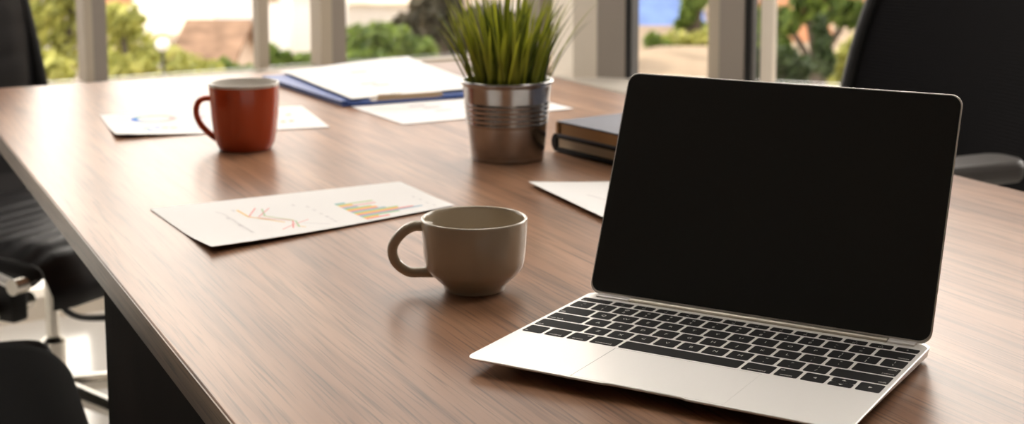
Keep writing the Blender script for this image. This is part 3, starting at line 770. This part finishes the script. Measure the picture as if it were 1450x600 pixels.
# sheet with the ring chart under the orange mug
fr = [at(164, 193, TT + .003), at(467, 180, TT), at(427, 150, TT), at(141, 163, TT)]
t, UV, S3 = sheet('chart_sheet', 'white sheet with a ring chart, behind the orange-red mug', fr, TT, lift=lambda u_, v_: .006 * max(0, 1 - u_ * 2.2) ** 1.5 * max(0, 1 - v_ * 2) ** 1.5)
rc = UV(216, 168); ex = UV(246, 165); R_ = abs(ex[0] - rc[0]); asp = .297 / .210
rg = MB(); segs = [('strong', 150, 215), ('blue', 215, 285), ('pale_pink', 285, 400), ('pale_green', 40, 100), ('teal', 100, 150)]
nm = [s_[0] for s_ in segs]
for ik, a0, a1 in segs:
    n = 8
    for i in range(n):
        q0 = radians(a0 + (a1 - a0) * i / n); q1 = radians(a0 + (a1 - a0) * (i + 1) / n)
        g = lambda r, q: S3(rc[0] + R_ * r * cos(q), rc[1] + R_ * r * sin(q) * asp)
        rg.add([g(.72, q0), g(1, q0), g(1, q1), g(.72, q1)], [(0, 1, 2, 3)], nm.index(ik))
rg.build('ring_chart', [INK[n] for n in nm], t, smooth=False, merge=False)
bk = MB(); bl = [(207, 183, 'teal'), (213, 186, 'strong'), (222, 181, 'strong'), (233, 181, 'green'), (245, 181, 'green'), (282, 165, 'rose'), (275, 164, 'rose'), (284, 181, 'rose'), (403, 162, 'orange'), (410, 171, 'orange'), (398, 172, 'orange')]
nm = list(dict.fromkeys(b[2] for b in bl))
for x, y, ik in bl:
    a = UV(x, y); quad(bk, S3, a[0] - .014, a[0] + .014, a[1] - .022, a[1] + .022, nm.index(ik))
bk.build('chart_marks', [INK[n] for n in nm], t, smooth=False, merge=False)

# sheet in front of the blue folder
fr = [at(571, 176.5, TT), at(812, 154, TT), None, at(484, 147, TT)]
fr[1] = fr[0] + (fr[1] - fr[0]).normalized() * .299; fr[2] = fr[1] + (fr[3] - fr[0])
t, UV, S3 = sheet('paper_sheet', 'white sheet lying between the blue folder and the zinc pot', fr, TT)
gm_ = MB()
for x, y in ((590, 150), (612, 152), (628, 156)): a = UV(x, y); quad(gm_, S3, a[0] - .05, a[0] + .05, a[1] - .03, a[1] + .03)
gm_.build('print', INK['grey'], t, smooth=False, merge=False)
# sheet behind the laptop lid
fr = [at(860, 316, TT), None, None, at(756, 266, TT)]
ed = (fr[3] - fr[0]).normalized(); pd = Vector((-ed.y, ed.x, 0))
if pd.y < 0: pd = -pd
fr[3] = fr[0] + ed * .21 if (fr[3] - fr[0]).length > .19 else fr[3]
q2 = at(866, 257, TT); du = (q2 - fr[3]); du.z = 0
du = du.normalized()
fr[1] = fr[0] + du * .297; fr[2] = fr[3] + du * .297
t, UV, S3 = sheet('paper_sheet', 'white sheet half hidden behind the laptop lid', fr, TT, lift=lambda u_, v_: .004 * max(0, 1 - u_ * 3) ** 1.5)
lb_ = MB(); stroke(lb_, [S3(*UV(831, 278)), S3(*UV(858, 285))], .0016); lb_.build('print', INK['grey'], t, smooth=False, merge=False)

# ------------------------------------------------------------------ blue folder with papers and pen
FZ = .016
pA = at(371, 101.5, TT + FZ); pB = at(486, 143, TT + FZ * .6); pC = at(656, 131, TT + FZ * .6)
e1 = (pC - pB); e1.z = 0; e1 = e1.normalized() * .305
e2 = (pA - pB); e2.z = 0
org = Vector((pB.x, pB.y, 0))
fold = thing('folder', 'blue document folder holding white sheets, at the far end of the table', 'folder', (org.x + e1.x / 2 + e2.x / 2, org.y + e1.y / 2 + e2.y / 2, TT))
FO = Vector(fold.location)
def FP(a, b, z=0): p = org + e1 * a + e2 * b; return Vector((p.x - FO.x, p.y - FO.y, z))
def slab(name, a0, a1, b0_, b1_, z0, z1, m_, parent, bevel=.001):
    pts = [(FP(a, b).x, FP(a, b).y) for a, b in ((a0, b0_), (a1, b0_), (a1, b1_), (a0, b1_))]
    return MB().prism(pts, z0, z1).build(name, m_, parent, smooth=False, bevel=bevel)
slab('back_cover', 0, 1, 0, 1, .0002, .0035, M['blue'], fold)
slab('inner_board', .0, .96, .02, 1, .0040, .0085, M['blue'], fold)
MB().tube([FP(.03, 0.0, .005), FP(.97, 0.0, .005)], .0048, 12).build('spine', M['blue'], fold)
def fsheet(label, dx, dy, z, lift, name='paper_sheet'):
    q = [at(498 + dx, 140 + dy, TT + z), at(640 + dx, 127.5 + dy, TT + z), None, at(400 + dx * 1.5, 101 + dy * .4, TT + z)]
    q[1] = q[0] + (q[1] - q[0]).normalized() * .262; q[2] = q[1] + q[3] - q[0]; cs = q
    return sheet(name, label, cs, TT + z, lift=lift)
fsheet('lower white sheet in the pile on the blue folder', -3, 0.4, .0092, lambda u_, v_: .0)
fsheet('middle white sheet in the pile on the blue folder', 2.5, -.5, .0105, lambda u_, v_: .001)
t, UV, S3 = fsheet('top white sheet on the blue folder, its far corner curling up', 0, 0, .0126, lambda u_, v_: .014 * max(0, u_ + v_ - 1.2) ** 1.3 + .004 * sin(u_ * 3) * v_)
for x, y in ((522, 119), (540, 121), (508, 104)):
    gp_ = MB(); a = UV(x, y); quad(gp_, S3, a[0] - .06, a[0] + .06, a[1] - .02, a[1] + .02)
    gp_.build('print', INK['pale_pink'], t, smooth=False, merge=False)
p0 = at(524, 137.5, TT + .020); p1 = at(626, 131, TT + .020)
pen = thing('pen', 'slim tan pen with a bright tip lying on the blue folder', 'pen', ((p0.x + p1.x) / 2, (p0.y + p1.y) / 2, TT + .0135))
pc_ = Vector(pen.location); pd_ = (p1 - p0); pd_.z = 0; Lp = pd_.length; pd_.normalize()
def PP(s_): return pd_ * (s_ * Lp - Lp / 2) + Vector((0, 0, .0045))
MB().tube([PP(.06), PP(.10), PP(.9), PP(1)], [.0040, .0044, .0044, .003], 14).build('barrel', mat('tan_pen_barrel', (.36, .25, .14), .35), pen)
MB().tube([PP(0), PP(.015), PP(.07), PP(.09)], [.0030, .0042, .0046, .0042], 14).build('cap', mat('white_pen_cap', (.85, .82, .76), .2), pen)
MB().tube([PP(.12) + Vector((0, 0, .005)), PP(.42) + Vector((0, 0, .0055))], .0010, 8).build('clip', M['chrome'], pen)

# ------------------------------------------------------------------ notebooks
def notebook(label, corner, fdir, bdir_, wf, wb_, z, h_, cover, pages, rounded, ct=.0022):
    """corner: near-left corner on plan; fdir along the visible front edge, bdir_ backwards"""
    t = thing('notebook', label, 'book', (corner.x, corner.y, z))
    f_, b_ = fdir * wf, bdir_ * wb_
    def P(a, b, zz): p = f_ * a + b_ * b; return Vector((p.x, p.y, zz))
    def poly(a0, a1, b0_, b1_, r):
        la_, lb2 = wf, wb_
        pts = rrect(a0 * la_, a1 * la_, b0_ * lb2, b1_ * lb2, r, 4)
        return [(fdir * p[0] + bdir_ * p[1]) for p in pts]
    def lay(name, a0, a1, b0_, b1_, r, z0, z1, m_, bev=0):
        pts = [(p.x, p.y) for p in poly(a0, a1, b0_, b1_, r)]
        # make counter-clockwise
        ar = sum(pts[i][0] * pts[(i + 1) % len(pts)][1] - pts[(i + 1) % len(pts)][0] * pts[i][1] for i in range(len(pts)))
        if ar < 0: pts.reverse()
        return MB().prism(pts, z0, z1).build(name, m_, t, smooth=True, bevel=bev)
    lay('cover', 0, 1, 0, 1, .004, .0001, ct, cover, .0006)
    lay('cover', 0, 1, 0, 1, .004, h_ - ct, h_, cover, .0006)
    lay('page_block', .012 if rounded else .035, .98, .012, .985, .003, ct + .0002, h_ - ct - .0002, pages)
    if rounded:
        pts = []
        for i in range(9):
            a = pi / 2 + pi * i / 8; pts.append((cos(a) * h_ * .42, h_ / 2 + sin(a) * h_ / 2))
        r0 = [P(0, 0, 0) + fdir * p[0] + Vector((0, 0, p[1])) for p in pts]; r1 = [q + b_ for q in r0]
        MB().loft([r0, r1]).build('spine', cover, t)
    else:
        MB().add([P(.0, .0, ct), P(.02, 0, ct), P(.02, 1, ct), P(0, 1, ct), P(0, 0, h_ - ct), P(.02, 0, h_ - ct), P(.02, 1, h_ - ct), P(0, 1, h_ - ct)],
                 [(0, 3, 2, 1), (4, 5, 6, 7), (0, 1, 5, 4), (1, 2, 6, 5), (2, 3, 7, 6), (3, 0, 4, 7)]).build('ribbon_hinge', M['tan_pages'], t, smooth=False)
    return t
kf = Vector((.57, -.82, 0)).normalized(); kb = Vector((.82, .57, 0)).normalized()
H1 = .024; H2 = .019
k1 = at(787, 214, TT)
notebook('thick black notebook with cream pages, under the navy book', k1, kf, kb, .21, .145, TT, H1, M['black_cover'], M['cream_pages'], True, .0062)
k2 = at(787, 191, TT + H1)
notebook('navy hardback notebook with tan page edges, lying on the black one', k2, kf, kb, .21, .150, TT + H1, H2, M['navy'], M['tan_pages'], False)

# ------------------------------------------------------------------ chairs
def star_base(t, zhub=.09, reach=.31, a0=0.3, m_=None):
    m_ = m_ or M['chrome']
    for i in range(5):
        a = a0 + 2 * pi * i / 5; c_, s_ = cos(a), sin(a)
        lg = MB().tube([(c_ * .03, s_ * .03, zhub + .035), (c_ * .15, s_ * .15, zhub + .02), (c_ * reach, s_ * reach, zhub - .012)], [.024, .020, .013], 10, flat=.8).build('base_leg', m_, t)
        cs = MB()
        for s2 in (-1, 1):
            ox, oy = -s_ * .014 * s2, c_ * .014 * s2; px_, py_ = c_ * reach + ox, s_ * reach + oy
            ring = []
            for e_ in (-.009, .009):
                ring.append([Vector((px_ - s_ * e_ + c_ * .027 * cos(q), py_ + c_ * e_ + s_ * .027 * cos(q), .0275 + .027 * sin(q))) for q in [2 * pi * k / 16 for k in range(16)]])
            cs.loft(ring)
        cs.tube([(c_ * reach, s_ * reach, .03), (c_ * reach, s_ * reach, zhub - .012)], .008, 8)
        cs.build('caster', M['black'], lg)
def ribbed_pad(prof, halfw, th, ribs, rib_h, nx=14, per=7):
    """prof: path (y, z) of the pad's upper face; ribs run across (along x)"""
    P = smoothpath([(0, a, b) for a, b in prof], 10)
    L = [0]
    for a, b in zip(P, P[1:]): L.append(L[-1] + (b - a).length)
    n = ribs * per; up_, dn_ = [], []
    import bisect
    for i in range(n + 1):
        s_ = L[-1] * i / n; k = min(len(P) - 2, max(0, bisect.bisect(L, s_) - 1)); t = (s_ - L[k]) / max(1e-9, L[k + 1] - L[k])
        p = P[k].lerp(P[k + 1], t); d = (P[k + 1] - P[k]).normalized(); nr = Vector((0, -d.z, d.y))
        if nr.z < 0 and abs(d.y) > abs(d.z): nr = -nr
        hb = rib_h * abs(sin(pi * (i / per)))
        up_.append((p, nr, hb))
    mb = MB(); rings = []
    for p, nr, hb in up_:
        top_ = []; bt = []
        for j in range(nx + 1):
            x = -halfw + 2 * halfw * j / nx; edge = 1 - max(0, abs(x) / halfw - .86) / .14
            e_ = sqrt(max(0, 1 - (1 - edge) ** 2))
            top_.append(Vector((x, 0, 0)) + p + nr * (th / 2 * e_ + hb * e_)); bt.append(Vector((x, 0, 0)) + p - nr * (th / 2 * e_ + hb * .4 * e_))
        rings.append(top_ + bt[::-1])
    return mb.loft(rings)
def ribbed_chair(label, loc, rz, arms=True, m_=None, zs=.46, hw=.235, rib=.007):
    """faces local +y; seat front edge at y = .24"""
    m_ = m_ or M['leather']
    t = thing('office_chair', label, 'chair', loc, rz)
    ribbed_pad([(-.20, zs + .0), (-.05, zs - .012), (.10, zs - .006), (.20, zs - .012), (.245, zs - .045), (.25, zs - .085)], hw, .030, 10, rib).build('seat', m_, t, angle=60)
    ribbed_pad([(-.205, zs - .005), (-.235, zs + .05), (-.265, zs + .18), (-.285, zs + .34), (-.325, zs + .50), (-.40, zs + .68)], hw, .026, 12, rib).build('backrest', m_, t, angle=60)
    for s_ in (-1, 1):
        MB().tube(smoothpath([(s_ * (hw + .012), .225, zs - .034), (s_ * (hw + .012), .19, zs - .022), (s_ * (hw + .012), -.05, zs - .022), (s_ * (hw + .012), -.20, zs - .005), (s_ * (hw + .012), -.235, zs + .05), (s_ * (hw + .012), -.285, zs + .30), (s_ * (hw + .012), -.40, zs + .68)], 6), .014, 10, flat=1.3).build('side_rail', M['black'], t)
        if arms:
            x = s_ * (hw + .045)
            ar = MB().tube(smoothpath([(x, .215, zs - .035), (x, .10, zs - .012), (x, -.05, zs + .012), (x, -.18, zs + .05), (x - s_ * .02, -.265, zs + .13)], 8), .0075, 12, flat=1.2).build('armrest', M['alu'], t)
            rg_ = []
            for xx in (s_ * (hw + .028), s_ * (hw + .056)): rg_.append([Vector((xx, .215 + .014 * cos(2 * pi * k / 20), zs - .035 + .014 * sin(2 * pi * k / 20))) for k in range(20)])
            MB().loft(rg_).build('arm_boss', M['chrome'], ar)
    # tilt mechanism, lever, tension knob
    MB().box(-.05, .05, -.12, .14, zs - .105, zs - .045).box(-hw - .005, hw + .005, -.03, .03, zs - .058, zs - .034).box(hw - .03, hw + .005, .07, .16, zs - .12, zs - .03).build('tilt_mechanism', M['black'], t, bevel=.006)
    MB().tube([(hw + .035, .12, zs - .10), (hw - .07, .12, zs - .10)], .015, 14).build('tension_knob', M['chrome'], t)
    MB().tube(smoothpath([(.02, .0, zs - .09), (.04, .08, zs - .16), (.06, .20, zs - .15), (.05, .33, zs - .115)], 5), .006, 8).build('lever', M['black'], t)
    MB().lathe([(.0001, .10), (.024, .10), (.024, .22), (.013, .23), (.013, zs - .10), (.0001, zs - .10)], 20).build('gas_lift', M['chrome'], t)
    star_base(t)
    return t
def place_corner(corner, f, zs, hw=.235):
    """chair whose near-front seat corner stands at a point; f = facing; the near side is its right"""
    f = Vector((f[0], f[1], 0)).normalized(); r = Vector((f.y, -f.x, 0))
    ctr = corner - f * .235 - r * (hw + .02)
    return (ctr.x, ctr.y, 0), atan2(-f.x, f.y)
cn = at(52, 394, .435); cn.z = 0
loc, rz = place_corner(cn, (.88, -.47), .46)
ribbed_chair('ribbed black leather office chair with polished arm, at the far left corner of the table', loc, rz)
# nearer chair: only its seat shows, below the table edge
f2 = Vector((.924, .383, 0)).normalized(); r2 = Vector((f2.y, -f2.x, 0))
cn2 = at(72, 474, .46); cn2.z = 0
ctr2 = cn2 - f2 * .24 + r2 * .24
ribbed_chair('black padded office chair at lower left, its smooth seat beside the dark panel leg', (ctr2.x, ctr2.y, 0), atan2(-f2.x, f2.y), False, M['leather_matte'], .46, rib=.0008)

# black mesh chair on the right
def mesh_chair(label, loc, rz):
    """faces local +y"""
    t = thing('mesh_office_chair', label, 'chair', loc, rz)
    zs = .47
    MB().prism(rrect(-.25, .25, -.23, .25, .07, 6), lambda p: zs - .05, lambda p: zs + .012 * cos(p[0] * 5)).build('seat', M['black'], t, bevel=.015, bseg=3)
    # back outline
    def bk(x, s_):   # s_ 0..1 height
        z = .52 + .66 * s_; y = -.245 - .13 * s_ - .13 * s_ * s_ - .03 * (1 - (x / .25) ** 2)
        return Vector((x, y, z))
    def hwid(s_): return .225 + .03 * sin(pi * min(1, s_ * 1.1)) - .05 * max(0, s_ - .6)
    nx_, nz = 30, 330; v = []; f = []
    for k in (0, 1):
        for j in range(nz + 1):
            s_ = j / nz
            for i in range(nx_ + 1):
                x = hwid(s_) * (2 * i / nx_ - 1); p = bk(x, s_)
                p.y += (.0009 if j % 3 == 0 else -.0004) - (.004 if k else 0); v.append(p)
    n1 = (nx_ + 1) * (nz + 1)
    for j in range(nz):
        for i in range(nx_):
            a = j * (nx_ + 1) + i; f += [(a, a + 1, a + nx_ + 2, a + nx_ + 1), (n1 + a, n1 + a + nx_ + 1, n1 + a + nx_ + 2, n1 + a + 1)]
    MB().add(v, f).build('mesh_back', mat('black_mesh_fabric', (.0075, .007, .0075), .8, spec=.05), t)
    loop = [bk(hwid(0) * (2 * i / 10 - 1), 0) for i in range(10)] + [bk(hwid(j / 20), j / 20) for j in range(20)] + [bk(hwid(1) * (1 - 2 * i / 10), 1) for i in range(10)] + [bk(-hwid(1 - j / 20), 1 - j / 20) for j in range(20)]
    MB().tube(loop, .014, 10, close=True).build('back_frame', M['black'], t)
    MB().tube(smoothpath([(0, -.05, zs - .06), (0, -.24, zs - .06), (0, -.285, zs - .01), (0, -.295, zs + .075)], 6), .024, 10).build('back_bracket', M['black'], t)
    for s_ in (-1, 1):
        x = s_ * .30
        am_ = MB().prism(rrect(x - .04, x + .04, -.16, .14, .035, 6), .655, .690).build('arm_pad', mat('grey_arm_pad', (.10, .092, .088), .38) if s_ < 0 else bpy.data.materials['grey_arm_pad'], t, bevel=.012, bseg=3)
        MB().tube(smoothpath([(s_ * .20, -.02, zs - .055), (s_ * .285, -.02, zs - .03), (x, -.02, .55), (x, -.02, .66)], 5), .018, 10).build('arm_post', M['black'], t)
    MB().box(-.09, .09, -.13, .13, zs - .11, zs - .052).build('tilt_mechanism', M['black'], t, bevel=.01)
    MB().lathe([(.0001, .10), (.028, .10), (.028, .25), (.017, .26), (.017, zs - .10), (.0001, zs - .10)], 20).build('gas_lift', M['black'], t)
    star_base(t, m_=M['black'])
    return t
fcd = -NV
pos = dn(-.955, 1.3) + Vector((0, 0, 0)) + fcd.normalized() * .27
mesh_chair('black mesh-backed office chair across the table, behind the laptop lid', (pos.x, pos.y, 0), atan2(-fcd.x, fcd.y))
bpy.context.view_layer.update()
